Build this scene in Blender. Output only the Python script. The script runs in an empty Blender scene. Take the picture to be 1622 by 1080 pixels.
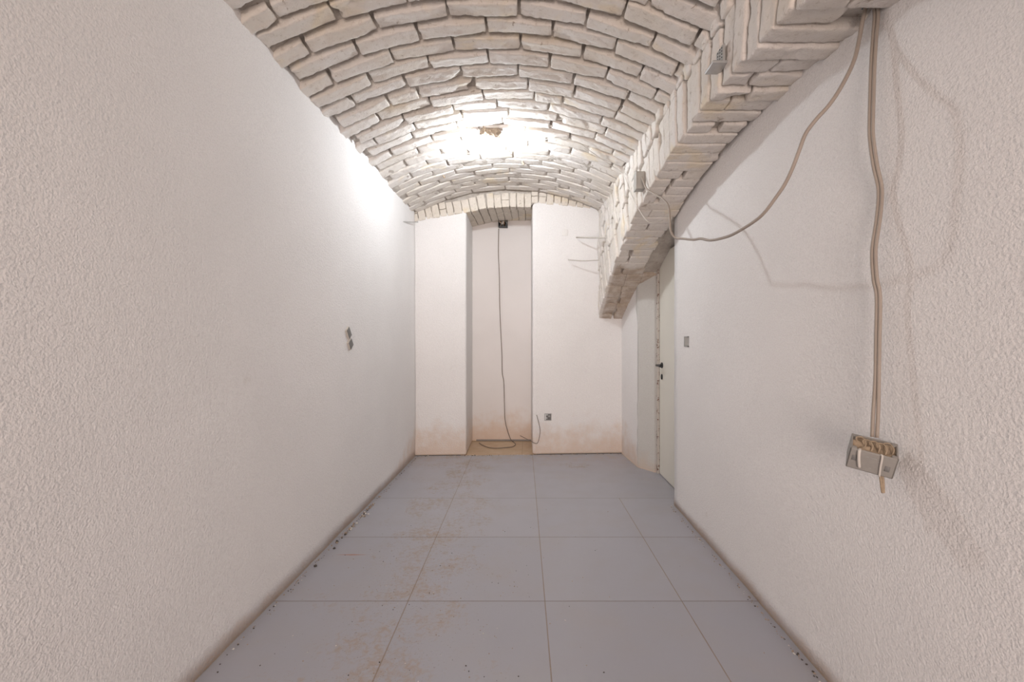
import bpy, bmesh, math, random
from mathutils import Vector, Matrix, noise, Quaternion

random.seed(7)
scene = bpy.context.scene
COL = scene.collection

# ---------------------------------------------------------------- camera, world, light, exposure
H = 1.25                                   # eye height
cam_data = bpy.data.cameras.new('camera')
cam_data.sensor_width = 36.0
cam_data.lens = 666.0 / 1622.0 * 36.0
cam_data.shift_x = -28.0 / 1622.0
cam_data.shift_y = -2.0 / 1622.0
cam_data.clip_start = 0.05
cam = bpy.data.objects.new('camera', cam_data)
cam.location = (0.0, 0.0, H)
cam.rotation_euler = (math.radians(90), 0, 0)
COL.objects.link(cam)
scene.camera = cam

world = bpy.data.worlds.new('world')
world.use_nodes = True
world.node_tree.nodes['Background'].inputs['Color'].default_value = (0.9, 0.93, 1.0, 1)
world.node_tree.nodes['Background'].inputs['Strength'].default_value = 0.05
scene.world = world

vs = scene.view_settings
vs.view_transform = 'Standard'
vs.look = 'None'
vs.gamma = 1.0
vs.use_curve_mapping = False
vs.exposure = 0.08
BULB_STRENGTH = 860.0

# soft warm fill light added behind the photographer, its source unseen
ad = bpy.data.lights.new('rear_fill_light', 'AREA')
ad.shape = 'RECTANGLE'
ad.size = 1.3
ad.size_y = 2.0
ad.energy = 45.0
ad.spread = math.radians(105)
ad.color = (1.0, 0.835, 0.75)
al = bpy.data.objects.new('rear_fill_light', ad)
al.location = (-0.1, -2.72, 1.15)
al.rotation_euler = (math.radians(90), 0, 0)
al.rotation_euler = (math.radians(-90), 0, math.radians(180))
COL.objects.link(al)


# ---------------------------------------------------------------- node helpers
class NT:
    def __init__(self, name):
        self.m = bpy.data.materials.new(name)
        self.m.use_nodes = True
        self.t = self.m.node_tree
        self.b = self.t.nodes['Principled BSDF']
        self.tc = self.t.nodes.new('ShaderNodeTexCoord')
        self.P = self.tc.outputs['Object']

    def n(self, kind, **kw):
        x = self.t.nodes.new(kind)
        for k, v in kw.items():
            setattr(x, k, v)
        return x

    def link(self, a, b):
        self.t.links.new(a, b)

    def put(self, sock, v):
        if isinstance(v, (int, float)):
            sock.default_value = v
        elif isinstance(v, tuple):
            sock.default_value = v if len(v) == 4 or sock.type == 'VECTOR' else (*v, 1)
        else:
            self.link(v, sock)

    def math(self, op, a, b=0.0, c=0.0, clamp=False):
        x = self.n('ShaderNodeMath', operation=op, use_clamp=clamp)
        self.put(x.inputs[0], a)
        self.put(x.inputs[1], b)
        self.put(x.inputs[2], c)
        return x.outputs[0]

    def xyz(self):
        s = self.n('ShaderNodeSeparateXYZ')
        self.link(self.P, s.inputs[0])
        return s.outputs[0], s.outputs[1], s.outputs[2]

    def noise(self, scale, detail=3.0, rough=0.5, vec=None, dist=0.0):
        x = self.n('ShaderNodeTexNoise')
        self.link(vec or self.P, x.inputs['Vector'])
        x.inputs['Scale'].default_value = scale
        x.inputs['Detail'].default_value = detail
        x.inputs['Roughness'].default_value = rough
        x.inputs['Distortion'].default_value = dist
        return x.outputs['Fac']

    def scaled(self, sx, sy, sz):
        x = self.n('ShaderNodeMapping')
        self.link(self.P, x.inputs['Vector'])
        x.inputs['Scale'].default_value = (sx, sy, sz)
        return x.outputs[0]

    def ramp(self, v, lo, hi, a=0.0, b=1.0, smooth=True):
        x = self.n('ShaderNodeMapRange')
        x.interpolation_type = 'SMOOTHSTEP' if smooth else 'LINEAR'
        self.put(x.inputs['Value'], v)
        for k, w in (('From Min', lo), ('From Max', hi), ('To Min', a), ('To Max', b)):
            self.put(x.inputs[k], w)
        return x.outputs['Result']

    def mix(self, f, a, b):
        x = self.n('ShaderNodeMix', data_type='RGBA')
        self.put(x.inputs[0], f)
        self.put(x.inputs[6], a)
        self.put(x.inputs[7], b)
        return x.outputs[2]

    def bump(self, h, strength=1.0, dist=0.004, normal=None):
        x = self.n('ShaderNodeBump')
        self.put(x.inputs['Height'], h)
        x.inputs['Strength'].default_value = strength
        x.inputs['Distance'].default_value = dist
        if normal:
            self.link(normal, x.inputs['Normal'])
        return x.outputs[0]

    def finish(self, color=None, rough=None, normal=None, metal=None, spec=None):
        if color is not None:
            self.put(self.b.inputs['Base Color'], color)
        if rough is not None:
            self.put(self.b.inputs['Roughness'], rough)
        if metal is not None:
            self.put(self.b.inputs['Metallic'], metal)
        if spec is not None:
            self.put(self.b.inputs['Specular IOR Level'], spec)
        if normal is not None:
            self.link(normal, self.b.inputs['Normal'])
        return self.m


def mat_plain(name, color, rough=0.6, metal=0.0, var=0.12, scale=40.0, bump=0.0006):
    t = NT(name)
    n = t.noise(scale, 4)
    dark = tuple(c * (1 - var) for c in color)
    lite = tuple(min(1, c * (1 + var)) for c in color)
    return t.finish(t.mix(n, dark, lite), rough, t.bump(n, 0.6, bump), metal)


def mat_plaster(name, grain=1.0, stain=1.0, base=(0.88, 0.862, 0.855)):
    t = NT(name)
    x, y, z = t.xyz()
    big = t.noise(1.3, 3)
    c = t.mix(t.ramp(big, 0.35, 0.7), base, tuple(v * 0.955 for v in base))
    # damp, rusty bloom where the plaster meets the floor: wider near the far wall
    wob = t.noise(7.0, 5, 0.65)
    wide = t.ramp(y, 3.7, 4.55, 0.07, 0.42)
    h = t.math('DIVIDE', z, wide)
    m = t.ramp(t.math('ADD', h, t.math('MULTIPLY', wob, 1.5)), 0.75, 1.75, 1.0, 0.0)
    m = t.math('MULTIPLY', m, 0.62 * stain)
    c = t.mix(m, c, (0.66, 0.45, 0.30))
    edge = t.ramp(t.math('ADD', z, t.math('MULTIPLY', t.noise(26.0, 4, 0.7), 0.03)), 0.014, 0.034, 1.0, 0.0)
    c = t.mix(t.math('MULTIPLY', edge, 0.75 * stain), c, (0.78, 0.60, 0.41))
    # fine speckle painted in as shading of the stucco grain; small dark nicks
    c = t.mix(t.math('MULTIPLY', t.ramp(t.noise(170.0, 3, 0.7), 0.42, 0.68), 0.5 * min(1.0, grain)), c, tuple(v * 0.80 for v in base))
    nick = t.ramp(t.noise(9.0, 2, 0.4), 0.77, 0.80)
    c = t.mix(t.math('MULTIPLY', nick, 0.10), c, (0.45, 0.36, 0.30))
    g1 = t.noise(150.0, 2, 0.5)
    g2 = t.noise(70.0, 2, 0.5)
    g = t.math('ADD', t.math('MULTIPLY', g1, 0.75), t.math('MULTIPLY', g2, 0.65))
    nrm = t.bump(g, 0.72 * grain, 0.0058)
    nrm = t.bump(t.noise(4.0, 2), 0.25, 0.012, nrm)
    return t.finish(c, 0.93, nrm, spec=0.25)


def mat_brick(name, brown=None, cream=False):
    t = NT(name)
    x, y, z = t.xyz()
    n = t.noise(3.2, 4, 0.6)
    c = t.mix(t.ramp(n, 0.35, 0.7), (0.74, 0.70, 0.665), (0.70, 0.645, 0.58))
    if cream:
        c = t.mix(t.ramp(n, 0.3, 0.7), (0.73, 0.67, 0.60), (0.67, 0.61, 0.53))
    yel = t.ramp(t.noise(2.3, 3, 0.6, dist=0.6), 0.56, 0.68)
    c = t.mix(t.math('MULTIPLY', yel, 0.55), c, (0.76, 0.64, 0.45))
    gr = t.ramp(t.noise(38.0, 5, 0.75), 0.54, 0.70)
    c = t.mix(t.math('MULTIPLY', gr, 0.45), c, (0.40, 0.33, 0.27))
    rc = t.ramp(t.noise(14.0, 5, 0.7, dist=1.0), 0.63, 0.70)
    c = t.mix(t.math('MULTIPLY', rc, 0.7), c, (0.33, 0.26, 0.20))
    if brown:
        bm = t.ramp(t.math('ADD', y, t.math('MULTIPLY', t.noise(5, 4), 0.3)), brown, brown + 0.1)
        bm = t.math('MULTIPLY', bm, t.ramp(x, 0.775, 0.80))
        c = t.mix(t.math('MULTIPLY', bm, t.ramp(t.noise(11, 5, .7), 0.3, 0.6, 0.35, 0.85)), c, (0.42, 0.33, 0.255))
    nrm = t.bump(t.noise(30.0, 5, 0.65), 0.8, 0.008)
    nrm = t.bump(t.noise(140.0, 3, 0.6), 0.5, 0.003, nrm)
    return t.finish(c, 0.95, nrm, spec=0.2)


def mat_mortar(name):
    t = NT(name)
    n = t.noise(9.0, 5, 0.65)
    c = t.mix(t.ramp(n, 0.38, 0.66), (0.47, 0.42, 0.375), (0.62, 0.575, 0.525))
    rc = t.ramp(t.noise(22.0, 5, 0.7), 0.60, 0.70)
    c = t.mix(t.math('MULTIPLY', rc, 0.7), c, (0.27, 0.21, 0.155))
    return t.finish(c, 0.98, t.bump(t.noise(60.0, 5, 0.7), 1.0, 0.01), spec=0.15)


TILE_P, ROW_P = 0.655, 0.653


def mat_floor():
    t = NT('floor_tiles')
    x, y, z = t.xyz()
    u = t.math('DIVIDE', t.math('SUBTRACT', t.math('ADD', x, t.math('MULTIPLY', y, 0.0165)), 0.106), TILE_P)
    v = t.math('DIVIDE', t.math('SUBTRACT', y, 2.011), ROW_P)

    def dist(a, p):
        f = t.math('FRACT', t.math('ADD', a, 0.5))
        return t.math('MULTIPLY', t.math('ABSOLUTE', t.math('SUBTRACT', f, 0.5)), p)
    wob = t.math('MULTIPLY', t.noise(30, 3), 0.0010)
    du, dv = dist(u, TILE_P), dist(v, ROW_P)
    # the joint right of centre stops where the small tiles before the door begin
    right = t.math('MULTIPLY', t.math('GREATER_THAN', u, 0.6), t.math('GREATER_THAN', y, 3.317))
    du = t.math('ADD', du, right)
    gu = t.ramp(t.math('ADD', du, wob), 0.0026, 0.0036, 1, 0)
    gv = t.ramp(t.math('ADD', dv, wob), 0.0026, 0.0036, 1, 0)
    faint = t.ramp(y, 3.6, 3.75, 1.0, 0.25)
    gv = t.math('MULTIPLY', gv, faint)
    cid = t.n('ShaderNodeCombineXYZ')
    t.link(t.math('FLOOR', u), cid.inputs[0])
    t.link(t.math('FLOOR', v), cid.inputs[1])
    wn = t.n('ShaderNodeTexWhiteNoise', noise_dimensions='3D')
    t.link(cid.outputs[0], wn.inputs['Vector'])
    c = t.mix(wn.outputs['Value'], (0.385, 0.385, 0.425), (0.41, 0.408, 0.445))
    c = t.mix(t.math('MULTIPLY', t.ramp(t.noise(3.0, 5, .6), 0.4, 0.75), 0.5), c, (0.41, 0.385, 0.385))
    # walked-in clay: along the left joint, before the niche and by the far right
    line = t.math('ABSOLUTE', t.math('ADD', t.math('ADD', x, t.math('MULTIPLY', y, 0.03)), 0.52))
    near = t.ramp(line, 0.0, 0.75, 1, 0)
    gx = t.math('MULTIPLY', t.math('SUBTRACT', x, 0.43), 3.3)
    gy = t.math('MULTIPLY', t.math('SUBTRACT', y, 4.18), 6.0)
    d2 = t.math('SQRT', t.math('ADD', t.math('MULTIPLY', gx, gx), t.math('MULTIPLY', gy, gy)))
    spot = t.ramp(d2, 0.3, 1.1, 1, 0)
    place = t.math('MAXIMUM', near, spot)
    fine = t.noise(34.0, 6, 0.72, dist=0.6)
    patch = t.noise(4.2, 4, 0.6)
    s = t.math('ADD', t.math('MULTIPLY', place, 0.19), t.math('ADD', t.math('MULTIPLY', fine, 0.55), t.math('MULTIPLY', patch, 0.45)))
    specks = t.ramp(t.math('ADD', t.noise(95.0, 3, 0.6), t.math('MULTIPLY', near, 0.10)), 0.72, 0.76)
    dirt = t.ramp(s, 0.645, 0.80)
    c = t.mix(t.math('MULTIPLY', dirt, 0.58), c, (0.40, 0.29, 0.19))
    c = t.mix(t.math('MULTIPLY', specks, 0.5), c, (0.20, 0.16, 0.13))
    film = t.ramp(y, 4.0, 4.6, 0.0, 0.30)
    c = t.mix(t.math('MULTIPLY', film, t.ramp(t.noise(12, 5), .4, .65)), c, (0.46, 0.36, 0.27))
    c = t.mix(t.math('MULTIPLY', gu, 0.8), c, (0.27, 0.20, 0.14))
    c = t.mix(t.math('MULTIPLY', gv, 0.85), c, (0.19, 0.155, 0.125))
    # thin red brick streak by the left wall
    rx = t.math('ABSOLUTE', t.math('MULTIPLY', t.math('SUBTRACT', x, -1.035), 11.0))
    ry = t.math('MULTIPLY', t.math('ABSOLUTE', t.math('SUBTRACT', y, 2.445)), 140.0)
    rd = t.ramp(t.math('ADD', t.math('ADD', rx, ry), t.math('MULTIPLY', fine, 0.8)), 1.1, 1.7, 1, 0)
    c = t.mix(t.math('MULTIPLY', rd, 0.9), c, (0.40, 0.20, 0.14))
    rough = t.math('ADD', t.ramp(t.noise(6, 4), 0.3, 0.7, 0.30, 0.40), t.math('MULTIPLY', dirt, 0.3))
    g = t.math('MAXIMUM', gu, gv)
    nrm = t.bump(t.math('SUBTRACT', t.math('MULTIPLY', t.noise(2.2, 2), 0.4), g), 0.35, 0.002)
    return t.finish(c, rough, nrm, spec=0.5)


M_PLASTER = mat_plaster('stucco_white')
M_SMOOTH = mat_plaster('skimmed_plaster', 0.22, 1.0, (0.85, 0.81, 0.79))
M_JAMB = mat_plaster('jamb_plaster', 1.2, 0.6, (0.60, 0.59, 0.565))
M_BRICK = mat_brick('whitewashed_brick')
M_ARCHBRICK = mat_brick('whitewashed_arch_brick', 3.95)
M_RING = mat_brick('limewashed_header_brick', cream=True)
M_MORTAR = mat_mortar('old_mortar')
M_FLOOR = mat_floor()
M_GREYPLASTIC = mat_plain('grey_plastic', (0.36, 0.36, 0.35), 0.5)
M_GREYDARK = mat_plain('dark_grey_plastic', (0.20, 0.195, 0.19), 0.6, var=0.3)
M_BOXGREY = mat_plain('box_grey', (0.42, 0.40, 0.37), 0.5, var=0.10)
M_CASE = mat_plain('hanging_box_grey', (0.30, 0.285, 0.265), 0.55, var=0.12)
M_CLAY = mat_plain('dried_clay', (0.40, 0.31, 0.22), 0.95, var=0.45, scale=60, bump=0.006)
M_CABLE = mat_plain('cable_sheath', (0.36, 0.305, 0.26), 0.55, var=0.12, scale=14)
M_CABLEDARK = mat_plain('old_brown_cable', (0.22, 0.17, 0.135), 0.7, var=0.2)
M_WHITECABLE = mat_plain('painted_cable', (0.62, 0.585, 0.54), 0.8, var=0.08)
M_BLACK = mat_plain('black_plastic', (0.02, 0.02, 0.022), 0.45)
M_STEEL = mat_plain('galvanised_steel', (0.50, 0.50, 0.50), 0.45, 0.7)
M_ROD = mat_plain('painted_rod', (0.50, 0.46, 0.42), 0.7)
M_COPPER = mat_plain('copper_wire', (0.55, 0.30, 0.15), 0.4, 0.8)
M_DOOR = mat_plain('door_paint', (0.78, 0.755, 0.68), 0.5, var=0.03, scale=3, bump=0.0004)
M_TEAL = mat_plain('blue_grey_clamp', (0.10, 0.13, 0.15), 0.5, var=0.3)
M_CRUMB = mat_plain('plaster_crumb', (0.42, 0.33, 0.25), 0.95, var=0.5, scale=9)


def mat_rust():
    t = NT('rusty_frame')
    n = t.noise(26.0, 6, 0.75)
    c = t.mix(t.ramp(n, 0.55, 0.60), (0.60, 0.56, 0.51), (0.17, 0.085, 0.05))
    return t.finish(c, 0.8, t.bump(n, 0.8, 0.003))


def mat_board():
    t = NT('dusty_niche_floor')
    x, y, z = t.xyz()
    n = t.noise(8.0, 5, 0.6)
    c = t.mix(t.ramp(n, 0.3, 0.7), (0.56, 0.40, 0.26), (0.62, 0.47, 0.33))
    j = t.math('LESS_THAN', t.math('ABSOLUTE', t.math('SUBTRACT', x, -0.085)), 0.003)
    j2 = t.math('LESS_THAN', t.math('ABSOLUTE', t.math('SUBTRACT', y, 4.72)), 0.004)
    c = t.mix(t.math('MULTIPLY', t.math('MAXIMUM', j, j2), 0.4), c, (0.30, 0.19, 0.11))
    return t.finish(c, 0.8, t.bump(n, 0.5, 0.002))


def mat_bulb():
    t = NT('glowing_bulb')
    t.put(t.b.inputs['Emission Color'], (0.90, 0.955, 1.0))
    t.b.inputs['Emission Strength'].default_value = BULB_STRENGTH
    return t.finish((0.9, 0.9, 0.88), 0.3)


M_RUST = mat_rust()
M_BOARD = mat_board()
M_BULB = mat_bulb()


# ---------------------------------------------------------------- object helpers
def obj(name, bm, mats, parent=None, smooth=True, recalc=True):
    if recalc:
        bmesh.ops.recalc_face_normals(bm, faces=bm.faces)
    me = bpy.data.meshes.new(name)
    bm.to_mesh(me)
    bm.free()
    for m in (mats if isinstance(mats, (list, tuple)) else [mats]):
        me.materials.append(m)
    for p in me.polygons:
        p.use_smooth = smooth
    o = bpy.data.objects.new(name, me)
    COL.objects.link(o)
    if parent:
        o.parent = parent
    return o


def struct(name, bm, mats, smooth=False, **kw):
    o = obj(name, bm, mats, smooth=smooth, **kw)
    o['kind'] = 'structure'
    return o


def thing(name, label, cat, loc, rot=(0, 0, 0), group=None):
    o = bpy.data.objects.new(name, None)
    o.empty_display_size = 0.05
    o.location = loc
    o.rotation_euler = rot
    COL.objects.link(o)
    return tag(o, label, cat, group)


def tag(o, label, cat, group=None):
    o['label'] = label
    o['category'] = cat
    if group:
        o['group'] = group
    return o


def box(bm, lo, hi, mi=0, mtx=None):
    vs_ = []
    for k in range(8):
        p = Vector((hi[0] if k & 1 else lo[0], hi[1] if k & 2 else lo[1], hi[2] if k & 4 else lo[2]))
        vs_.append(bm.verts.new(mtx @ p if mtx else p))
    for f in ((0, 2, 3, 1), (4, 5, 7, 6), (0, 1, 5, 4), (2, 6, 7, 3), (0, 4, 6, 2), (1, 3, 7, 5)):
        fc = bm.faces.new([vs_[i] for i in f])
        fc.material_index = mi
    return vs_


def rbox(lo, hi, r=0.003, seg=2, mtx=None):
    bm = bmesh.new()
    box(bm, lo, hi)
    bmesh.ops.bevel(bm, geom=bm.edges[:] , offset=r, segments=seg, affect='EDGES', profile=0.6)
    if mtx:
        bmesh.ops.transform(bm, matrix=mtx, verts=bm.verts[:])
    return bm


def prism(bm, poly, z0, z1, mi=0):
    """vertical prism over a plan polygon; z1 may be a function of x, y"""
    f = z1 if callable(z1) else (lambda x, y: z1)
    a = [bm.verts.new((x, y, z0)) for x, y in poly]
    b = [bm.verts.new((x, y, f(x, y))) for x, y in poly]
    n = len(poly)
    fs = [bm.faces.new(a), bm.faces.new(b)]
    for i in range(n):
        fs.append(bm.faces.new((a[i], a[(i + 1) % n], b[(i + 1) % n], b[i])))
    for q in fs:
        q.material_index = mi


def smooth_path(pts, per=8):
    pts = [Vector(p) for p in pts]
    if len(pts) < 3:
        return pts
    out = []
    P = [pts[0] * 2 - pts[1]] + pts + [pts[-1] * 2 - pts[-2]]
    for i in range(1, len(P) - 2):
        for k in range(per):
            t = k / per
            a, b, c, d = P[i - 1], P[i], P[i + 1], P[i + 2]
            out.append(0.5 * ((2 * b) + (c - a) * t + (2 * a - 5 * b + 4 * c - d) * t * t + (3 * b - a - 3 * c + d) * t ** 3))
    out.append(pts[-1])
    return out


def tube(bm, pts, r, sides=8, per=8, mi=0, flat=1.0):
    path = smooth_path(pts, per)
    rings = []
    up = Vector((0.13, 0.31, 0.94)).normalized()
    t0 = (path[1] - path[0]).normalized()
    u = t0.cross(up).normalized()
    for i, p in enumerate(path):
        t = (path[min(i + 1, len(path) - 1)] - path[max(i - 1, 0)]).normalized()
        u = (u - t * u.dot(t)).normalized()
        w = t.cross(u)
        rr = r(i / (len(path) - 1)) if callable(r) else r
        rings.append([bm.verts.new(p + (u * math.cos(a) + w * math.sin(a) * flat) * rr)
                      for a in [2 * math.pi * k / sides for k in range(sides)]])
    for a, b in zip(rings, rings[1:]):
        for k in range(sides):
            f = bm.faces.new((a[k], a[(k + 1) % sides], b[(k + 1) % sides], b[k]))
            f.material_index = mi
    for q in (rings[0], rings[-1]):
        f = bm.faces.new(q)
        f.material_index = mi
    return bm


def lathe(prof, seg=24, mtx=None):
    bm = bmesh.new()
    rings = []
    for r, z in prof:
        if r < 1e-6:
            rings.append([bm.verts.new((0, 0, z))])
        else:
            rings.append([bm.verts.new((r * math.cos(2 * math.pi * k / seg), r * math.sin(2 * math.pi * k / seg), z)) for k in range(seg)])
    for a, b in zip(rings, rings[1:]):
        for k in range(seg):
            k2 = (k + 1) % seg
            if len(a) == 1 and len(b) == 1:
                continue
            if len(a) == 1:
                bm.faces.new((a[0], b[k], b[k2]))
            elif len(b) == 1:
                bm.faces.new((a[k], a[k2], b[0]))
            else:
                bm.faces.new((a[k], a[k2], b[k2], b[k]))
    if mtx:
        bmesh.ops.transform(bm, matrix=mtx, verts=bm.verts[:])
    return bm


def merge(bm, src):
    """add one bmesh to another and free it"""
    me = bpy.data.meshes.new('tmp')
    src.to_mesh(me)
    src.free()
    bm.from_mesh(me)
    bpy.data.meshes.remove(me)


_tmpl = {}


def brick(bm, c, el, ew, eh, l, w, h, amp=0.006, r=0.010, mi=0, n=(12, 5, 4), chip=0.0):
    """rough hand-made brick: rounded box on a grid, knocked about by noise"""
    if n not in _tmpl:
        def ticks(k):
            inner = [-1 + 2 * (i + 1) / (k + 1) for i in range(k)]
            return [-1, -0.999] + inner + [0.999, 1]
        T = [ticks(k) for k in n]
        verts, idx, faces = [], {}, []

        def vid(i, j, k):
            key = (i, j, k)
            if key not in idx:
                idx[key] = len(verts)
                verts.append((T[0][i], T[1][j], T[2][k]))
            return idx[key]
        N = [len(t) - 1 for t in T]
        for i in range(N[0]):
            for j in range(N[1]):
                for k in (0, N[2]):
                    faces.append([vid(i, j, k), vid(i + 1, j, k), vid(i + 1, j + 1, k), vid(i, j + 1, k)])
        for i in range(N[0]):
            for k in range(N[2]):
                for j in (0, N[1]):
                    faces.append([vid(i, j, k), vid(i + 1, j, k), vid(i + 1, j, k + 1), vid(i, j, k + 1)])
        for j in range(N[1]):
            for k in range(N[2]):
                for i in (0, N[0]):
                    faces.append([vid(i, j, k), vid(i, j + 1, k), vid(i, j + 1, k + 1), vid(i, j, k + 1)])
        _tmpl[n] = (verts, faces)
    verts, faces = _tmpl[n]
    hx, hy, hz = l / 2, w / 2, h / 2
    r = min(r, hx * 0.9, hy * 0.9, hz * 0.9)
    s = Vector((random.uniform(-50, 50), random.uniform(-50, 50), random.uniform(-50, 50)))
    sgn = lambda q: -1 if q < 0 else 1
    out = []
    for (a, b, d) in verts:
        if abs(a) == 0.999:
            x = sgn(a) * (hx - r)
        else:
            x = a * (hx if abs(a) == 1 else hx - r)
        if abs(b) == 0.999:
            y = sgn(b) * (hy - r)
        else:
            y = b * (hy if abs(b) == 1 else hy - r)
        if abs(d) == 0.999:
            z = sgn(d) * (hz - r)
        else:
            z = d * (hz if abs(d) == 1 else hz - r)
        q = Vector((max(-hx + r, min(hx - r, x)), max(-hy + r, min(hy - r, y)), max(-hz + r, min(hz - r, z))))
        p = Vector((x, y, z))
        dv = p - q
        if dv.length > r:
            p = q + dv.normalized() * r
        m = noise.noise_vector(Vector((p.x * 5, p.y * 9, p.z * 9)) + s) * amp * 0.9 + noise.noise_vector(p * 30 + s) * amp * 0.65 + noise.noise_vector(p * 85 + s) * amp * 0.45
        p += m
        if chip:
            e = noise.noise(p * 9 + s * 1.7)
            if e > 0.25:
                p -= p * min(0.35, (e - 0.25) * chip)
        out.append(bm.verts.new(c + el * p.x + ew * p.y + eh * p.z))
    for f in faces:
        fc = bm.faces.new([out[i] for i in f])
        fc.material_index = mi
        fc.smooth = True


# ---------------------------------------------------------------- shared geometry of the room
XL, XR = -1.23, 1.093
YREAR = -2.6


def yb(x):                                   # far wall, slightly askew
    return 4.575 + 0.045 * x


def xf(y):                                   # face of the masonry arch along the right side
    return 0.83 - 0.0175 * max(-0.7, y)


AY, AZ, AR = 1.95, 2.31 - 4.7, 4.7           # wall arch circle


def zi(y):
    d = y - AY
    return AZ + math.sqrt(max(0.1, AR * AR - d * d))


VX, VR = -0.2, 2.12
VZ = 2.862 - VR


def zv(x):
    return VZ + math.sqrt(VR * VR - (x - VX) ** 2)


RING = [(-1.35, 2.50), (-0.7, 2.62), (-0.45, 2.675), (-0.2, 2.69), (0.03, 2.69), (0.05, 2.735), (0.45, 2.71), (1.2, 2.62)]


def zring(x):
    for (a, za), (b, zb_) in zip(RING, RING[1:]):
        if x <= b:
            return za + (zb_ - za) * max(0, (x - a)) / (b - a)
    return RING[-1][1]


# ---------------------------------------------------------------- floor
bm = bmesh.new()
NX, NY = 30, 76
prism(bm, [(-1.4, -2.75), (1.5, -2.75), (1.5, yb(1.5)), (0.5, yb(0.5)), (-0.5, yb(-0.5)), (-1.4, yb(-1.4))], -0.12, 0.0)
struct('floor', bm, M_FLOOR)

bm = bmesh.new()
prism(bm, [(-0.75, yb(-0.75) + 0.001), (0.08, yb(0.08) + 0.001), (0.08, 5.3), (-0.75, 5.3)], -0.12, -0.003)
struct('trim_1', bm, M_BOARD)


# ---------------------------------------------------------------- plastered side walls
def wall_grid(name, x, y0, y1, ztop, outward, amp, mat, thick=0.14, step=0.08):
    ny = int((y1 - y0) / step)
    bm = bmesh.new()
    nz = 32
    g = []
    for i in range(ny + 1):
        y = y0 + (y1 - y0) * i / ny
        zt = ztop(y) if callable(ztop) else ztop
        row = []
        for j in range(nz + 1):
            z = zt * j / nz
            d = noise.noise(Vector((x * 3, y * 1.1, z * 1.1))) * amp + noise.noise(Vector((x * 3, y * 4, z * 4))) * amp * 0.35
            if z < 0.12:                      # ragged foot of the plaster
                d += outward * -0.006 * (1 - z / 0.12) * (0.4 + noise.noise(Vector((x, y * 6, 0))))
            row.append(bm.verts.new((x + d, y, z)))
        g.append(row)
    back = [[bm.verts.new((x + outward * thick, y0 + (y1 - y0) * i / ny, ((ztop(y0 + (y1 - y0) * i / ny) if callable(ztop) else ztop) * j))) for j in (0, 1)] for i in range(ny + 1)]
    for i in range(ny):
        for j in range(nz):
            bm.faces.new((g[i][j], g[i + 1][j], g[i + 1][j + 1], g[i][j + 1]))
        bm.faces.new((back[i][0], back[i][1], back[i + 1][1], back[i + 1][0]))
        bm.faces.new((g[i][0], back[i][0], back[i + 1][0], g[i + 1][0]))
        bm.faces.new((g[i][nz], g[i + 1][nz], back[i + 1][1], back[i][1]))
    for i in (0, ny):
        bm.faces.new([g[i][j] for j in range(nz + 1)] + [back[i][1], back[i][0]])
    o = struct(name, bm, mat)
    for p in o.data.polygons:
        p.use_smooth = len(p.vertices) == 4 and abs(p.normal.x) > 0.8
    return o


wall_grid('wall_left', XL, YREAR, yb(XL) + 0.02, 2.72, -1, 0.010, M_PLASTER)
wall_grid('wall_right', XR, -0.70, 3.18, lambda y: min(2.42, zi(y) + 0.08), 1, 0.008, M_PLASTER)

# pier behind the photographer that carries the near end of the wall arch
bm = bmesh.new()
box(bm, (0.85, YREAR, 0), (1.24, -0.70, 2.8))
struct('wall_pier', bm, M_PLASTER)

# wall behind the photographer, with an opening made for the added fill light
bm = bmesh.new()
for lo, hi in (((-1.37, -2.74, 0), (-0.80, YREAR, 2.95)), ((0.60, -2.74, 0), (1.24, YREAR, 2.95)), ((-0.80, -2.74, 2.2), (0.60, YREAR, 2.95))):
    box(bm, lo, hi)
struct('wall_front', bm, M_PLASTER)

# far wall: two plastered blocks with the niche between them, closed by the niche's own back
bm = bmesh.new()


def block(poly_front, x0b, x1b, mi=0):
    """solid block from the face of the far wall back to the depth of the niche"""
    (x0, x1) = poly_front
    n = 14
    fr = [(x0 + (x1 - x0) * i / n, yb(x0 + (x1 - x0) * i / n)) for i in range(n + 1)]
    poly = fr + [(x1b, 5.32), (x0b, 5.32)]
    prism(bm, poly, 0.0, lambda x, y: zring(x) + 0.036)


block((-1.37, -0.686), -1.37, -0.712)
block((0.030, 1.10), 0.016, 1.10)
wb = struct('wall_back', bm, M_PLASTER)
bv = wb.modifiers.new('soft_corners', 'BEVEL')
bv.width = 0.022
bv.segments = 4
bv.limit_method = 'ANGLE'
bv.angle_limit = math.radians(50)

bm = bmesh.new()
prism(bm, [(-0.80, 5.2), (0.10, 5.2), (0.10, 5.34), (-0.80, 5.34)], 0.0, 2.85)
box(bm, (-0.66, 5.19, 0.0), (0.02, 5.203, 0.018), 1)  # dark grey strip along the foot of the niche back
struct('wall_niche', bm, [M_SMOOTH, mat_plain('dark_grey_strip', (0.30, 0.27, 0.25), 0.9)])

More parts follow.
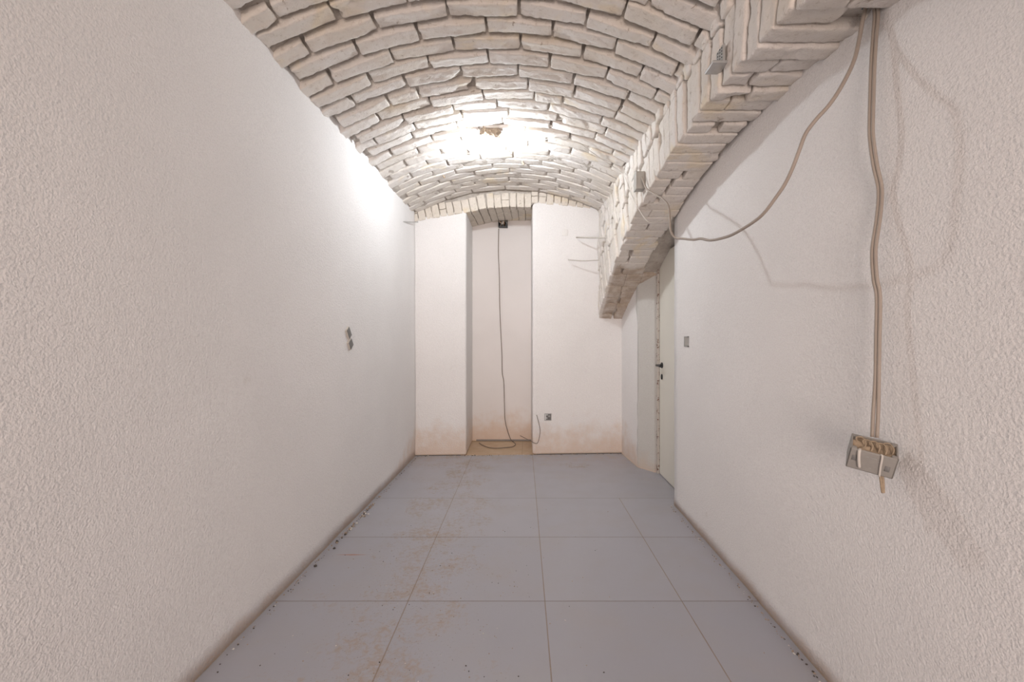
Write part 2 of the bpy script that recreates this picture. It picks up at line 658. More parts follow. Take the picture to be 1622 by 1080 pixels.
# alcove beyond the right wall: side wall and the return towards the door
bm = bmesh.new()
P = [(1.013, yb(1.013) - 0.005), (1.030, 4.42), (1.044, 4.28), (1.058, 4.12)]
prism(bm, P + [(1.06, 4.9), (1.02, 4.9)], 0.0, lambda x, y: 2.15)
struct('wall_alcove', bm, M_PLASTER)
bm = bmesh.new()
n = 24
cols = []
for k in range(n + 1):
    z = 2.1 * k / n
    d = 0.008 * noise.noise(Vector((3.3, 0, z * 2.2))) + 0.004 * noise.noise(Vector((9.3, 0, z * 9)))
    cols.append([bm.verts.new(v) for v in ((1.056 + d, 4.122, z), (1.062 + d, 4.108 + d, z), (1.12, 4.035 + d, z), (1.178, 3.966, z), (1.40, 3.966, z), (1.40, 4.3, z), (1.056, 4.3, z))])
for a, b in zip(cols, cols[1:]):
    for k in range(7):
        bm.faces.new((a[k], a[(k + 1) % 7], b[(k + 1) % 7], b[k]))
bm.faces.new(cols[0])
bm.faces.new(cols[-1])
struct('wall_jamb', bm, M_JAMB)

# ---------------------------------------------------------------- brick barrel vault (ceiling)
bm = bmesh.new()
# mortar bed that backs the bricks
a0, a1 = math.asin((-1.42 - VX) / VR), math.asin((1.30 - VX) / VR)
NA, Y0, Y1 = 110, YREAR - 0.1, 4.72
NYV = 240
grid = []
for j in range(NYV + 1):
    y = Y0 + (Y1 - Y0) * j / NYV
    row = []
    for i in range(NA + 1):
        a = a0 + (a1 - a0) * i / NA
        far = max(0.0, min(1.0, (y - 2.9) / 0.8))
        p = Vector((a * VR, y, 0.0))
        rec = 0.042 - 0.026 * far
        d = rec + 0.018 * noise.noise(p * 7) + 0.011 * noise.noise(p * 23)
        rr = VR + d
        row.append(bm.verts.new((VX + rr * math.sin(a), y, VZ + rr * math.cos(a))))
    grid.append(row)
for j in range(NYV):
    for i in range(NA):
        f = bm.faces.new((grid[j][i], grid[j + 1][i], grid[j + 1][i + 1], grid[j][i + 1]))
        f.material_index = 1
        f.smooth = True
# outer shell, so that the vault is a solid of its own
out = [[bm.verts.new((VX + (VR + 0.2) * math.sin(a), y, VZ + (VR + 0.2) * math.cos(a))) for a in [a0 + (a1 - a0) * i / 20 for i in range(21)]] for y in (Y0, Y1)]
for i in range(20):
    bm.faces.new((out[0][i], out[1][i], out[1][i + 1], out[0][i + 1])).material_index = 1

PITCH = 0.120
y = 2.057 - PITCH * 26
row_i = 0
while y < yb(0) - 0.10:
    far = max(0.0, min(1.0, (y - 2.9) / 0.9))
    w = 0.086 + 0.014 * far + random.uniform(-0.006, 0.006)
    jit = random.uniform(-0.008, 0.008) * (1 - 0.4 * far)
    s = a0 * VR + 0.03 + ((row_i % 2) * 0.17 + random.uniform(0, 0.09))
    x_end = xf(y) + 0.05
    tilt_row = random.uniform(-0.05, 0.05)
    while s < a1 * VR:
        l = random.choice((0.345, 0.345, 0.335, 0.355, 0.30, 0.36)) + random.uniform(-0.012, 0.012)
        if random.random() < 0.03:
            l = 0.19
        am = (s + l / 2) / VR
        cx = VX + VR * math.sin(am)
        if y > -1.2 or True:
            if cx - l / 2 < 1.15:
                er = Vector((math.sin(am), 0, math.cos(am)))
                et = Vector((math.cos(am), 0, -math.sin(am)))
                ey = Vector((0, 1, 0))
                ti = tilt_row * (1 - 0.6 * far) + random.uniform(-0.06, 0.06) * (1 - 0.75 * far)
                rot = Quaternion(et, ti)
                er2, ey2 = rot @ er, rot @ ey
                yaw = Quaternion(er2, random.gauss(0, 0.009 - 0.005 * far))
                et2, ey3 = yaw @ et, yaw @ ey2
                roll = Quaternion(ey3, random.gauss(0, 0.009))
                et3, er3 = roll @ et2, roll @ er2
                off = random.uniform(-0.007, 0.008) * (1 - 0.45 * far) + (0.004 if far else 0)
                wob = 0.012 * noise.noise(Vector((cx * 1.2, y * 2, 5.0)))
                c = Vector((VX, y + jit + wob, VZ)) + er * (VR + 0.045 + off)
                ww = w * random.uniform(0.92, 1.06)
                nn = (22, 6, 3) if y > 0.9 else (5, 2, 2)
                brick(bm, c, et3, ey3, er3, l - random.uniform(0.006, 0.016), ww, 0.09,
                      amp=0.0065 - 0.003 * far, r=0.006, n=nn, chip=0.6 if random.random() < 0.3 - 0.25 * far else 0)
        s += l
    y += PITCH * (1 if y < 3.2 else 0.92)
    row_i += 1
struct('ceiling', bm, [M_BRICK, M_MORTAR], recalc=True)
for p in bpy.data.objects['ceiling'].data.polygons:
    p.use_smooth = True

# ---------------------------------------------------------------- wall arch along the right (trim_2)
bm = bmesh.new()
# solid core behind the bricks
N = 90
ys = [-0.72 + (4.9 + 0.72) * i / N for i in range(N + 1)]


def body(y0, y1, x0f, x1, zf, ztop=2.86, n=60):
    ring = []
    for i in range(n + 1):
        y = y0 + (y1 - y0) * i / n
        x0 = x0f(y) if callable(x0f) else x0f
        zb = zf(y)
        wq = 0.006 * noise.noise(Vector((1, y * 9, 2)))
        ring.append([bm.verts.new(v) for v in ((x0 + wq, y, zb + wq), (x1, y, zb + wq), (x1, y, ztop), (x0 + wq, y, ztop))])
    for a, b in zip(ring, ring[1:]):
        for k in range(4):
            f = bm.faces.new((a[k], a[(k + 1) % 4], b[(k + 1) % 4], b[k]))
            f.material_index = 1
    for q in (ring[0], ring[-1]):
        bm.faces.new(q).material_index = 1


body(-0.70, 4.70, lambda y: xf(y) + 0.035, 1.24, lambda y: zi(y) + 0.035, n=80)
body(3.18, 3.97, 1.10, 1.42, lambda y: max(2.04, zi(y) + 0.03), n=4)
body(3.97, 4.70, 1.05, 1.42, lambda y: zi(y) + 0.02, n=20)

dth = 0.098 / AR
th0 = -0.57
k = 0
ex = Vector((1, 0, 0))
while True:
    th = th0 + dth * k
    k += 1
    yc = AY + AR * math.sin(th)
    if yc > 4.66:
        break
    if yc < -0.66:
        continue
    er = Vector((0, math.sin(th), math.cos(th)))
    et = Vector((0, math.cos(th), -math.sin(th)))
    far = max(0.0, min(1.0, (yc - 1.95) / 0.6))
    x0 = xf(yc)
    xend = 1.12 if yc < 3.98 else 1.22
    tang = 0.084 + 0.013 * far
    base_off = random.uniform(-0.007, 0.009) * (1 - 0.75 * far)
    # soffit bricks, laid across the arch
    x = x0 + random.uniform(-0.006, 0.006)
    pieces = random.choice(((0.30,), (0.15, 0.16), (0.11, 0.2), (0.2, 0.12), (0.30,)))
    if xend > 1.15:
        pieces = (0.16, 0.15, 0.18)
    first = True
    hh = 0.27 + random.uniform(-0.02, 0.03)
    hole = 1.27 < yc < 1.345
    if hole:
        pieces = (0.19,)
    for pl in pieces:
        gap = 0.006 * (1 - far) + (random.uniform(0.025, 0.05) if far and random.random() < 0.30 else 0.0)
        h = hh if first else 0.10
        ti = Quaternion(ex, random.uniform(0.0, 0.085) * (1 - 0.8 * far))
        yawq = Quaternion(er, random.gauss(0, 0.02) * (1 - 0.6 * far))
        e1 = yawq @ ex
        t1 = yawq @ (ti @ et)
        r1 = ti @ er
        c = Vector((x + pl / 2, AY, AZ)) + er * (AR + h / 2 + base_off + random.uniform(-0.004, 0.004) * (1 - 0.6 * far)) + et * 0
        if first and pl > 0.2:
            # the corner piece: face block plus its long soffit brick
            brick(bm, Vector((x + pl / 2, AY, AZ)) + er * (AR + 0.05 + base_off), e1, t1, r1, pl - gap, tang, 0.10,
                  amp=0.006 - 0.003 * far, r=0.007, n=(12, 5, 3), chip=0.5 if random.random() < 0.3 else 0)
            brick(bm, Vector((x + 0.06, AY, AZ)) + er * (AR + h / 2 + base_off + 0.002), e1, t1, r1, 0.12, tang, h,
                  amp=0.006 - 0.002 * far, r=0.007, n=(4, 4, 12), chip=0.4)
        elif first:
            brick(bm, c, e1, t1, r1, pl - gap, tang, h, amp=0.006 - 0.002 * far, r=0.007, n=(5, 4, 12), chip=0.4)
        else:
            brick(bm, Vector((x + pl / 2, AY, AZ)) + er * (AR + 0.05 + base_off), e1, t1, r1, pl - gap, tang, h,
                  amp=0.006 - 0.003 * far, r=0.007, n=(7, 5, 3), chip=0.5 if random.random() < 0.3 else 0)
        x += pl
        first = False
    # further face bricks above the arch ring, up to the vault
    hcur = hh
    while True:
        q = Vector((x0, AY, AZ)) + er * (AR + hcur)
        if q.z > 2.66:
            break
        h2 = random.uniform(0.16, 0.30)
        lean = Quaternion(ex, random.gauss(0, 0.03))
        brick(bm, Vector((x0 + 0.05 + random.uniform(-0.010, 0.012), AY, AZ)) + er * (AR + hcur + h2 / 2), ex, lean @ et, lean @ er,
              0.11, tang * random.uniform(0.85, 1.02), h2 - 0.008, amp=0.007, r=0.010, n=(3, 4, 9), chip=0.6)
        hcur += h2
struct('trim_2', bm, [M_ARCHBRICK, M_MORTAR])
for p in bpy.data.objects['trim_2'].data.polygons:
    if p.material_index == 0:
        p.use_smooth = True

# ---------------------------------------------------------------- upright header bricks over the far wall and niche (trim_3)
bm = bmesh.new()
# backing over the blocks
pts = [(-1.37 + 2.4 * i / 40) for i in range(41)]
rg = []
for x in pts:
    zt = zv(min(0.95, x)) + 0.10
    rg.append([bm.verts.new(v) for v in ((x, yb(x) + 0.02, zring(x) + 0.025), (x, yb(x) + 0.02, zt), (x, 5.33, zt), (x, 5.33, zring(x) + 0.055))])
for a, b in zip(rg, rg[1:]):
    for k in range(4):
        bm.faces.new((a[k], b[k], b[(k + 1) % 4], a[(k + 1) % 4])).material_index = 1
for q in (rg[0], rg[-1]):
    bm.faces.new(q).material_index = 1
x = -1.27
while x < 0.92:
    slope = (zring(x + 0.08) - zring(x)) / 0.08
    if -0.02 < x < 0.06:
        slope = 0
    ang = -math.atan(slope)
    er = Vector((math.sin(ang), 0, math.cos(ang)))
    et = Vector((math.cos(ang), 0, -math.sin(ang)))
    w = random.uniform(0.072, 0.090)
    h = 0.15 + random.uniform(-0.01, 0.01)
    split = random.random() < 0.3
    base = Vector((x + w / 2, yb(x) + 0.055 + random.uniform(-0.006, 0.006), zring(x + w / 2)))
    if split:
        brick(bm, base + er * 0.04, et, Vector((0, 1, 0)), er, w - 0.006, 0.12, 0.075, 0.004, 0.006, n=(4, 3, 5))
        brick(bm, base + er * 0.118, et, Vector((0, 1, 0)), er, w - 0.006, 0.12, 0.072, 0.004, 0.006, n=(4, 3, 5))
    else:
        brick(bm, base + er * (h / 2), et, Vector((0, 1, 0)), er, w - 0.006, 0.12, h, 0.005, 0.006, n=(4, 3, 8))
    x += w
# soffit bricks over the niche
x = -0.72
while x < 0.06:
    w = random.uniform(0.075, 0.088)
    xm = x + w / 2
    slope = (zring(min(0.02, x + 0.08)) - zring(min(0.02, x))) / 0.08
    ang = -math.atan(slope)
    er = Vector((math.sin(ang), 0, math.cos(ang)))
    et = Vector((math.cos(ang), 0, -math.sin(ang)))
    yy = yb(x) + 0.115
    while yy < 5.2:
        ll = random.choice((0.12, 0.15, 0.24))
        f = (yy + ll / 2 - 4.58) / 0.62
        c = Vector((xm, yy + ll / 2, zring(min(xm, 0.02)) + 0.03 * f)) + er * 0.04
        brick(bm, c + Vector((0, 0, random.uniform(-0.003, 0.004))), et, Vector((0, 1, 0.04)).normalized(), er, w - 0.004, ll - 0.005, 0.08, 0.004, 0.006, n=(4, 5, 2))
        yy += ll
    x += w
struct('trim_3', bm, [M_RING, M_MORTAR])

# ---------------------------------------------------------------- door with its frame
bm = rbox((1.212, 3.19, 0.006), (1.252, 3.925, 2.035), 0.003, 2)
door = struct('door_1', bm, M_DOOR)
door.data.transform(Matrix.Translation((-1.212, -3.19, 0)))
door.location = (1.212, 3.19, 0)
dy = 3.19
bm = bmesh.new()
box(bm, (1.194 - 1.212, 3.932 - dy, 0.0), (1.262 - 1.212, 3.964 - dy, 2.06))
box(bm, (1.196 - 1.212, 3.926 - dy, 0.0), (1.209 - 1.212, 3.934 - dy, 2.05))
o = obj('door_frame', bm, M_RUST, door, smooth=False)
o['label'] = 'rusty steel frame edge with flaking paint'
hb = Vector((0.0, 3.845 - dy, 1.016))
bm = lathe([(0.0, 0.0), (0.026, 0.0), (0.026, 0.008), (0.020, 0.012), (0.0, 0.012)], 20, Matrix.Translation(hb) @ Matrix.Rotation(math.radians(-90), 4, 'Y'))
o = obj('door_rosette', bm, M_BLACK, door)
o['label'] = 'black round rosette'
bm = bmesh.new()
tube(bm, [hb + Vector((-0.006, 0, 0)), hb + Vector((-0.045, 0, 0)), hb + Vector((-0.056, -0.012, 0)), hb + Vector((-0.058, -0.06, 0.001)), hb + Vector((-0.055, -0.125, -0.002))], 0.0095, 10, 6)
o = obj('door_handle', bm, M_BLACK, door)
o['label'] = 'black lever handle'
bm = lathe([(0.0, 0.0), (0.020, 0.0), (0.020, 0.008), (0.015, 0.011), (0.0, 0.011)], 20, Matrix.Translation(hb + Vector((0, 0, -0.105))) @ Matrix.Rotation(math.radians(-90), 4, 'Y') @ Matrix.Diagonal((1.25, 0.8, 1, 1)))
o = obj('keyhole_plate', bm, M_BLACK, door)
o['label'] = 'black keyhole plate'

# ---------------------------------------------------------------- lamp
lp = thing('ceiling_lamp', 'glowing bare bulb close under the whitewashed brick vault, towards the far end', 'lamp', (-0.295, 3.31, 2.855))
bm = bmesh.new()
brick(bm, Vector((-0.005, -0.055, 0.0)), Vector((1, 0, 0)), Vector((0, 1, 0)), Vector((0, 0, 1)), 0.15, 0.085, 0.050, amp=0.026, r=0.022, n=(16, 9, 5), chip=0.5)
o = obj('ceiling_rose', bm, mat_plain('shaded_brown_plaster', (0.24, 0.185, 0.135), 0.95, var=0.4, bump=0.004), lp)  # plaster brown deepened to stand for the shade of the fixture
o['label'] = 'brown crumbling plaster patch round the holder, darkened for the fixture shade'
bm = lathe([(0.0, -0.008), (0.019, -0.010), (0.021, -0.038), (0.017, -0.058), (0.0, -0.058)], 24)
obj('lamp_holder', bm, mat_plain('porcelain', (0.75, 0.72, 0.66), 0.35), lp)
bm = lathe([(r_, z_ - 0.013) for r_, z_ in ((0.0, -0.048), (0.013, -0.048), (0.015, -0.056), (0.024, -0.070), (0.030, -0.086), (0.030, -0.098), (0.024, -0.112), (0.012, -0.120), (0.0, -0.122))], 20)
obj('bulb', bm, M_BULB, lp)

for i, (x, yy, lab) in enumerate(((-0.80, 3.90, 'small stub of cut wire in the vault, left of the glowing bulb'),
                                  (-0.065, 3.80, 'small stub of cut wire in the vault, right of the glowing bulb'))):
    bm = bmesh.new()
    z = zv(x)
    tube(bm, [(0, 0, 0.03), (0, 0, 0), (0.006, 0.0, -0.018), (0.016, -0.004, -0.022)], 0.0075, 7, 4)
    o = obj('wire_stub', bm, M_CLAY)
    o.location = (x, yy, z)
    tag(o, lab, 'wire')

# ---------------------------------------------------------------- hanging junction box at the right
jb = thing('junction_box', 'grey junction box caked with clay, dangling from two cables before the right wall', 'electrical box', (0, 0, 0))
JC = Vector((1.020, 1.255, 0.905))
R = (Matrix.Rotation(math.radians(-35), 4, 'Z') @ Matrix.Rotation(math.radians(10), 4, 'Y') @ Matrix.Rotation(math.radians(24), 4, 'X'))
jb.location = JC
jb.rotation_euler = R.to_euler()
bm = bmesh.new()
W2, D2, H2 = 0.055, 0.039, 0.036
# tray: five walls around a clay filling that shows on top
for lo, hi in (((-W2, -D2, -H2), (W2, -D2 + 0.005, H2)), ((-W2, D2 - 0.005, -H2), (W2, D2, H2)), ((-W2, -D2, -H2), (-W2 + 0.005, D2, H2)),
               ((W2 - 0.005, -D2, -H2), (W2, D2, H2)), ((-W2, -D2, -H2), (W2, D2, -H2 + 0.005))):
    box(bm, lo, hi)
for sx in (-1, 1):
    for sy in (-1, 1):
        merge(bm, lathe([(0, H2 - 0.012), (0.007, H2 - 0.012), (0.007, H2 + 0.001), (0, H2 + 0.001)], 10, Matrix.Translation((sx * (W2 - 0.009), sy * (D2 - 0.009), 0))))
o = obj('case', bm, M_CASE, jb, smooth=False)
bvm = o.modifiers.new('edge', 'BEVEL')
bvm.width = 0.002
bvm.segments = 2
bm = bmesh.new()
g = []
for i in range(25):
    row = []
    for j in range(15):
        x = -W2 + 0.004 + (2 * W2 - 0.008) * i / 24
        yv = -D2 + 0.004 + (2 * D2 - 0.008) * j / 14
        row.append(bm.verts.new((x, yv, H2 - 0.008 + 0.010 * noise.noise(Vector((x * 60, yv * 60, 1))))))
    g.append(row)
for i in range(24):
    for j in range(14):
        bm.faces.new((g[i][j], g[i + 1][j], g[i + 1][j + 1], g[i][j + 1]))
o = obj('clay_filling', bm, M_CLAY, jb)
o['label'] = 'tan dried clay and wire loops in the open top'
for k in range(5):
    bm = bmesh.new()
    cx, cy = (-0.034 + 0.016 * k), random.uniform(-0.012, 0.012)
    tube(bm, [(cx, cy, H2 - 0.012), (cx - 0.010, cy + 0.012, H2 + 0.004), (cx + 0.004, cy + 0.018, H2 + 0.006), (cx + 0.014, cy, H2 + 0.003), (cx + 0.012, cy - 0.014, H2 - 0.010)], 0.0018, 6, 5)
    obj('wire_loop', bm, M_CLAY, jb)
for sx, sz in ((-0.041, 0.004), (0.037, -0.006)):
    bm = rbox((sx - 0.006, -D2 - 0.0012, sz - 0.009), (sx + 0.006, -D2 + 0.001, sz + 0.009), 0.0005, 1)
    o = obj('knockout', bm, M_GREYDARK, jb)
    o['label'] = 'dark square knockout'
for z_, x_, l_ in ((0.018, -0.014, 0.010), (0.018, 0.002, 0.016), (0.010, 0.018, 0.010), (-0.018, 0.000, 0.007)):
    bm = rbox((x_ - l_ / 2, -D2 - 0.0008, z_ - 0.0009), (x_ + l_ / 2, -D2 + 0.0005, z_ + 0.0009), 0.0003, 1)
    obj('moulded_mark', bm, M_GREYPLASTIC, jb)
bm = bmesh.new()
tube(bm, [(-0.033, -D2 + 0.006, H2 - 0.002), (-0.034, -D2 - 0.004, H2 - 0.004), (-0.031, -D2 - 0.007, 0.010), (-0.024, -D2 - 0.005, -0.022)], 0.0040, 8, 5)
o = obj('cable_end', bm, M_WHITECABLE, jb)
o['label'] = 'pale stub of cable over the front'
bm = bmesh.new()
tube(bm, [(0.014, -D2 + 0.006, H2 - 0.004), (0.018, -D2 - 0.003, H2), (0.021, -D2 - 0.003, 0.0), (0.025, -D2 - 0.003, -H2)], 0.0028, 8, 5)
obj('wire', bm, M_WHITECABLE, jb)
for q in (0, 1):
    bm = bmesh.new()
    tube(bm, [(0.026 + 0.005 * q, -D2 + 0.004, -H2 + 0.004), (0.033 + 0.005 * q, -D2 + 0.004, -H2 - 0.020), (0.044 + 0.002 * q, -D2 + 0.002, -H2 - 0.058 + 0.002 * q)], 0.0036, 8, 6)
    obj('cable_tail', bm, M_CLAY, jb)

# twin cable that carries the box
hc = thing('hanging_cable', 'beige twin cable hanging straight down before the right wall to the grey junction box', 'cable', (1.080, 1.315, 2.345))
for q in (0, 1):
    dx = -0.0032 * q
    pts = []
    for px, py in ((1386, -14), (1389, 20), (1386, 60), (1383, 110), (1381, 180), (1381, 215), (1387, 260), (1395, 300), (1392, 345), (1385, 395), (1387, 440), (1392, 470), (1391, 540), (1390, 600), (1389, 650), (1387, 693)):
        D = 1.298 - 0.038 * min(1, py / 690)
        t_ = max(0, py) / 690
        pts.append(Vector((((px + 2 - 839) / 666) * D + dx * (1 - 0.2 * t_) + (-0.004 * q if py > 640 else 0), D + 0.0095 * q, H + (538 - py) / 666 * D)) - hc.location)
    bm = bmesh.new()
    tube(bm, pts, 0.0050, 10, 6)
    obj('strand', bm, M_CABLE, hc)

# long slack cable from the hole at the top right to the small box on the arch
pts = []
for px, py, D in ((1373, -6, 1.318), (1371, 12, 1.32), (1366, 34, 1.325), (1361, 62, 1.335), (1354, 92, 1.335), (1343, 118, 1.335), (1328, 145, 1.34), (1312, 168, 1.345), (1292, 190, 1.355), (1276, 212, 1.375), (1266, 238, 1.39), (1255, 267, 1.41), (1243, 292, 1.435),
                  (1228, 314, 1.465), (1213, 334, 1.50), (1197, 349, 1.55), (1167, 368, 1.68), (1148, 376, 1.78), (1125, 380.5, 1.91), (1110, 378, 2.00), (1098, 379.5, 2.06), (1082, 378, 2.16), (1069, 376, 2.23), (1062, 364, 2.27), (1061, 345, 2.32),
                  (1058, 325, 2.41), (1048, 314, 2.55), (1034, 306, 2.68), (1025, 300, 2.75), (1020, 290, 2.80), (1017, 281, 2.84)):
    pts.append(((px - 839) / 666 * D, D, H + (538 - py) / 666 * D))
bm = bmesh.new()
tube(bm, pts, lambda t: 0.0062 - 0.0004 * t, 10, 6)
tag(obj('slack_cable', bm, M_CABLE), 'long slack beige cable looping from the top right hole to the box on the arch', 'cable')

# cable clamp and dark hole filler at the top of the right wall
cl = thing('cable_clamp', 'dark blue-grey clamp on a forked white cable end at the top of the right wall', 'cable clamp', (1.070, 1.335, 2.315))
bm = rbox((-0.012, -0.010, -0.013), (0.010, 0.010, 0.014), 0.004, 2, Matrix.Rotation(0.3, 4, 'Y'))
obj('clamp_body', bm, M_TEAL, cl)
for sx in (-1, 1):
    bm = bmesh.new()
    tube(bm, [(sx * 0.012 - 0.002, -0.004, 0.022), (sx * 0.013 - 0.002, -0.012, -0.006), (sx * 0.006 - 0.004, -0.010, -0.028), (-0.010, -0.004, -0.052)], 0.0034, 8, 5)
    obj('fork_wire', bm, M_WHITECABLE, cl)

# ---------------------------------------------------------------- boxes on the arch face
b1 = thing('surface_box', 'small grey box on the side of the brick arch where the slack cable ends', 'electrical box', (xf(2.90) - 0.002, 2.90, 2.340), (0, 0, 0))
bm = rbox((-0.045, -0.035, -0.060), (0.012, 0.035, 0.060), 0.004, 2)
obj('case', bm, M_BOXGREY, b1)
bm = rbox((-0.052, -0.038, -0.063), (-0.044, 0.038, 0.063), 0.003, 2)
obj('cover', bm, M_BOXGREY, b1)

b2 = thing('surface_box', 'grey metal box with a perforated plate let into the brick arch near the vault', 'electrical box', (xf(1.75) - 0.004, 1.75, 2.410))
bm = rbox((-0.050, -0.040, -0.032), (0.012, 0.040, -0.022), 0.002, 2)
obj('bottom_plate', bm, M_STEEL, b2)
bm = rbox((-0.004, -0.030, -0.024), (0.006, 0.034, 0.052), 0.002, 2)
o = obj('perforated_plate', bm, M_GREYPLASTIC, b2)
bm = bmesh.new()
for i in range(3):
    for j in range(5):
        merge(bm, lathe([(0, 0), (0.0035, 0), (0.0035, 0.0016), (0, 0.0016)], 8, Matrix.Translation((-0.0035, -0.018 + 0.018 * i, -0.010 + 0.013 * j + 0.004 * (i % 2))) @ Matrix.Rotation(math.radians(-90), 4, 'Y')))
obj('perforation', bm, M_BLACK, b2)

# ---------------------------------------------------------------- thin wires on vault and arch
def wire(name, pp, r, mat, lab, cat='wire', per=6):
    bm = bmesh.new()
    tube(bm, [((px - 839) / 666 * D, D, H + (538 - py) / 666 * D) for px, py, D in pp], r, 7, per)
    return tag(obj(name, bm, mat), lab, cat)


def vault_pt(px, py):
    """distance at which the sight line through a pixel meets the underside of the vault"""
    lo, hi = 1.0, 4.6
    for _ in range(40):
        D = (lo + hi) / 2
        if H + (538 - py) / 666 * D > zv((px - 839) / 666 * D):
            hi = D
        else:
            lo = D
    return (px, py, lo - 0.035)


wire('vault_wire', [vault_pt(*q) for q in ((862, 221), (880, 219), (899, 222), (918, 227), (940, 243), (962, 258), (980, 270))] +
     [(990, 281, 3.30), (996, 298, 3.24), (1004, 317, 3.10), (1014, 335, 2.98), (1026, 351, 2.90), (1037, 352, 2.92), (1050, 349, 2.98)],
     0.0028, M_WHITECABLE, 'thin pale wire crossing the vault and drooping over the edge of the arch')

# ---------------------------------------------------------------- rods
wire('steel_rod', [(913, 376, 4.50), (940, 376.5, 4.30), (965, 376, 4.05), (978, 375, 3.85), (984, 371, 3.72)], 0.0075, M_ROD,
     'upper of the two painted rods by the arch, its end on the arch face', 'rod', 3)
wire('steel_rod', [(900, 411.5, 4.52), (922, 413, 4.45), (949, 412, 4.36)], 0.0050, M_ROD,
     'lower of the two painted rods by the arch, close to the far wall', 'rod', 3)
wire('steel_rod', [(632, 350.5, 4.02), (646, 351.5, 4.22), (662, 351.8, 4.46)], 0.0050, M_STEEL,
     'grey rod jutting out at the top of the left wall by the far corner', 'rod', 3)

# ---------------------------------------------------------------- boxes on the plaster
tb = thing('switch_box', 'pair of grey square flush boxes set askew on the left wall', 'electrical box', (XL, 2.842, 1.256), (math.radians(-52), 0, 0))
for nm, y0, y1, z0, z1 in (('box_cell', -0.078, -0.004, -0.012, 0.038), ('box_cell', 0.004, 0.066, -0.040, 0.018)):
    bm = rbox((-0.02, y0, z0), (0.017, y1, z1), 0.004, 2)
    o = obj(nm, bm, mat_plain('cell_rim', (0.55, 0.51, 0.46), 0.8, var=0.2), tb)
    bm = rbox((0.012, y0 + 0.003, z0 + 0.003), (0.0195, y1 - 0.003, z1 - 0.003), 0.002, 2)
    o2 = obj('cover', bm, M_GREYDARK, o)
    o2['label'] = 'dark grey cover'

sb = thing('light_switch', 'small grey recessed switch plate on the right wall beside the door', 'switch', (XR, 2.92, 1.237))
bm = bmesh.new()
for lo, hi in (((-0.008, -0.036, -0.036), (0.004, -0.030, 0.036)), ((-0.008, 0.030, -0.036), (0.004, 0.036, 0.036)),
               ((-0.008, -0.036, -0.036), (0.004, 0.036, -0.030)), ((-0.008, -0.036, 0.030), (0.004, 0.036, 0.036))):
    box(bm, lo, hi)
obj('surround', bm, M_GREYPLASTIC, sb, smooth=False)
bm = rbox((-0.006, -0.030, -0.030), (0.002, 0.030, 0.030), 0.002, 2)
obj('rocker', bm, M_BOXGREY, sb)

so = thing('wall_socket', 'grey open socket box low on the far wall, right of the niche', 'socket', (0.199, yb(0.199), 0.408))
bm = bmesh.new()
for lo, hi in (((-0.038, -0.004, -0.038), (-0.031, 0.012, 0.038)), ((0.031, -0.004, -0.038), (0.038, 0.012, 0.038)),
               ((-0.038, -0.004, -0.038), (0.038, 0.012, -0.031)), ((-0.038, -0.004, 0.031), (0.038, 0.012, 0.038))):
    box(bm, lo, hi)
obj('frame', bm, M_GREYPLASTIC, so, smooth=False)
bm = rbox((-0.033, -0.001, -0.033), (0.033, 0.010, 0.033), 0.001, 1)
obj('back', bm, M_GREYDARK, so)
for cx, cz in ((-0.014, -0.014), (0.013, 0.006), (-0.010, 0.020)):
    bm = lathe([(0, 0), (0.011, 0), (0.010, 0.006), (0, 0.007)], 14, Matrix.Translation((cx, -0.001, cz)) @ Matrix.Rotation(math.radians(90), 4, 'X'))
    obj('terminal', bm, M_STEEL, so)

# black box and connector at the top of the niche
nb = thing('connector_box', 'dark open box stuffed with wires at the top of the niche', 'electrical box', (-0.328, 5.196, 2.680))
bm = bmesh.new()
for a, b in (((-0.056, -0.060, -0.046), (-0.048, 0.0, 0.046)), ((0.048, -0.060, -0.046), (0.056, 0.0, 0.046)),
             ((-0.056, -0.060, -0.050), (0.056, 0.0, -0.044)), ((-0.056, -0.060, 0.040), (0.056, 0.0, 0.046)), ((-0.056, -0.004, -0.046), (0.056, 0.002, 0.046))):
    box(bm, a, b)
obj('case', bm, M_BLACK, nb, smooth=False)
for k in range(6):
    bm = bmesh.new()
    x0_ = -0.036 + 0.014 * k
    tube(bm, [(x0_, -0.006, -0.030), (x0_ + random.uniform(-.02, .02), -0.058, -0.010), (x0_ + random.uniform(-.02, .02), -0.064, 0.012), (x0_ + 0.008, -0.010, 0.028)], 0.0048, 7, 5)
    obj('wire', bm, (M_WHITECABLE, M_COPPER, M_GREYPLASTIC)[k % 3], nb)
bm = rbox((-0.008, -0.070, -0.020), (0.014, -0.050, 0.018), 0.002, 2, Matrix.Rotation(0.35, 4, 'Y'))
o = obj('terminal_block', bm, M_WHITECABLE, nb)

# cable down the niche, looping on its floor
D_ = 5.185
bm = bmesh.new()
pp = []
for px, py in ((790, 362), (789.5, 400), (791, 440), (791.5, 480), (793, 520), (795, 560), (795.5, 590), (798, 605), (799, 640), (800, 665), (804, 682), (809, 696)):
    pp.append(((px - 839) / 666 * D_, D_, H + (538 - py) / 666 * D_))
fl = lambda px, py: ((px - 839) / 666 * (666 * H / (py - 538)), min(5.17, 666 * H / (py - 538)), 0.005)
pp += [fl(812, 699.5), fl(816.5, 704), fl(812, 708), fl(800, 709.5), fl(785, 710.5), fl(773, 709), fl(763, 705), fl(759, 702)]
tube(bm, pp, 0.0048, 7, 5)
tag(obj('niche_cable', bm, M_CABLEDARK), 'thin brown cable running down inside the niche and looping on its floor', 'cable')

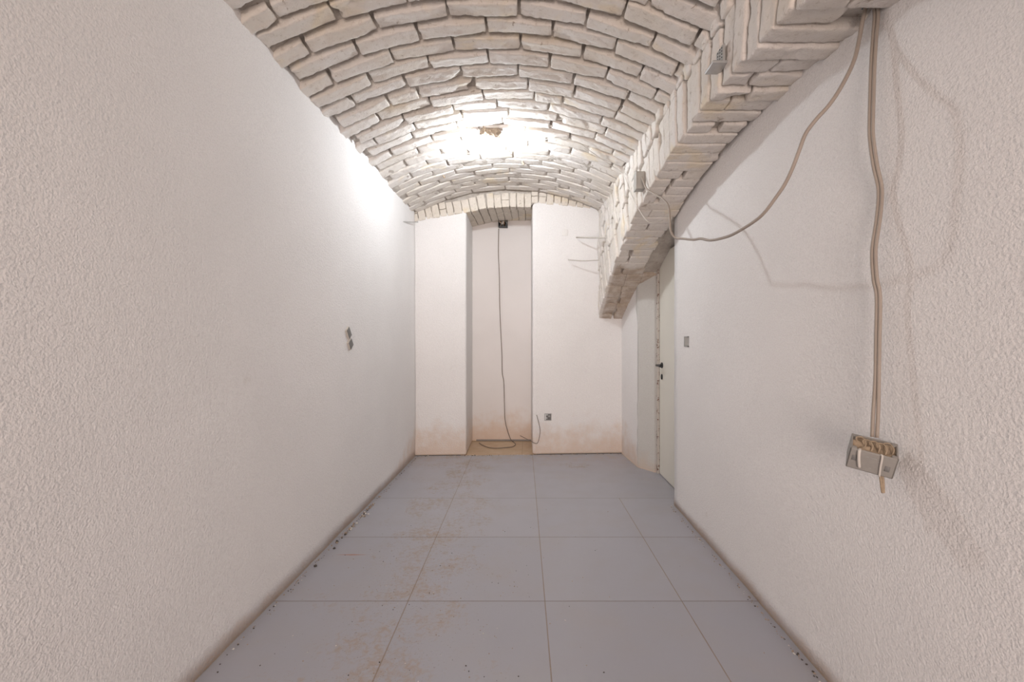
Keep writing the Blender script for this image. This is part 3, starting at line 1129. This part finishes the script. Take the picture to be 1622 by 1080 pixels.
wire('loose_wire', [(824, 690, 5.15), (832, 694, 4.95), (840, 698, 4.60), (846, 701.5, 4.54), (851, 702, 4.545), (854, 694, 4.545), (855.5, 682, 4.55), (853.5, 670, 4.55), (850, 657, 4.55)],
     0.0036, M_CABLEDARK, 'thin stiff wire curling out of the niche below the wall socket', 'wire')

# little blank plate on the far wall
bp = obj('blank_plate', rbox((-0.034, -0.006, -0.034), (0.034, 0.010, 0.034), 0.002, 2), mat_plain('white_plate', (0.80, 0.78, 0.76), 0.8, var=0.02))
bp.location = (0.384, yb(0.384), 2.42)
bp.rotation_euler = (0, 0, math.radians(2.6))
tag(bp, 'small white blank plate on the far wall near the arch', 'plate')

# ---------------------------------------------------------------- crumbs of plaster and grit on the floor
bm = bmesh.new()
rnd = random.Random(3)


def crumb(x, y, s, z=0.0):
    m = Matrix.Translation((x, y, z + s * 0.3)) @ Matrix.Rotation(rnd.uniform(0, 6.28), 4, 'Z') @ Matrix.Diagonal((s * rnd.uniform(.6, 1.5), s, s * 0.6, 1))
    q = bmesh.ops.create_icosphere(bm, subdivisions=1, radius=0.5, matrix=m)
    mi = rnd.choice((0, 0, 0, 0, 0, 1, 2, 2))
    for v in q['verts']:
        v.co += Vector((rnd.uniform(-.15, .15), rnd.uniform(-.15, .15), 0)) * s
        for f in v.link_faces:
            f.material_index = mi


for _ in range(200):
    crumb(XL + 0.026 + abs(rnd.gauss(0, 0.012)), rnd.uniform(0.9, 4.5), rnd.uniform(0.003, 0.008))
for _ in range(70):
    crumb(XL + 0.034 + abs(rnd.gauss(0, 0.012)), rnd.gauss(2.9, 0.25), rnd.uniform(0.006, 0.018))
for _ in range(160):
    crumb(XR - 0.026 - abs(rnd.gauss(0, 0.010)), rnd.uniform(0.9, 3.17), rnd.uniform(0.003, 0.010))
for _ in range(120):
    x_ = rnd.uniform(-1.2, 1.0)
    crumb(x_, yb(x_) - 0.006 - abs(rnd.gauss(0, 0.012)), rnd.uniform(0.004, 0.013))
for _ in range(260):
    crumb(rnd.gauss(-0.40, 0.35), rnd.uniform(1.35, 2.8), rnd.uniform(0.002, 0.006))
for _ in range(50):
    crumb(rnd.uniform(-1.15, 1.0), rnd.uniform(1.3, 4.3), rnd.uniform(0.002, 0.006))
o = obj('plaster_crumbs', bm, [M_CRUMB, mat_plain('white_crumb', (0.70, 0.67, 0.63), 0.9), mat_plain('dark_grit', (0.10, 0.085, 0.075), 0.9)], smooth=False)
o['kind'] = 'stuff'
tag(o, 'crumbs of plaster and dark grit scattered over the grey tiled floor', 'debris')
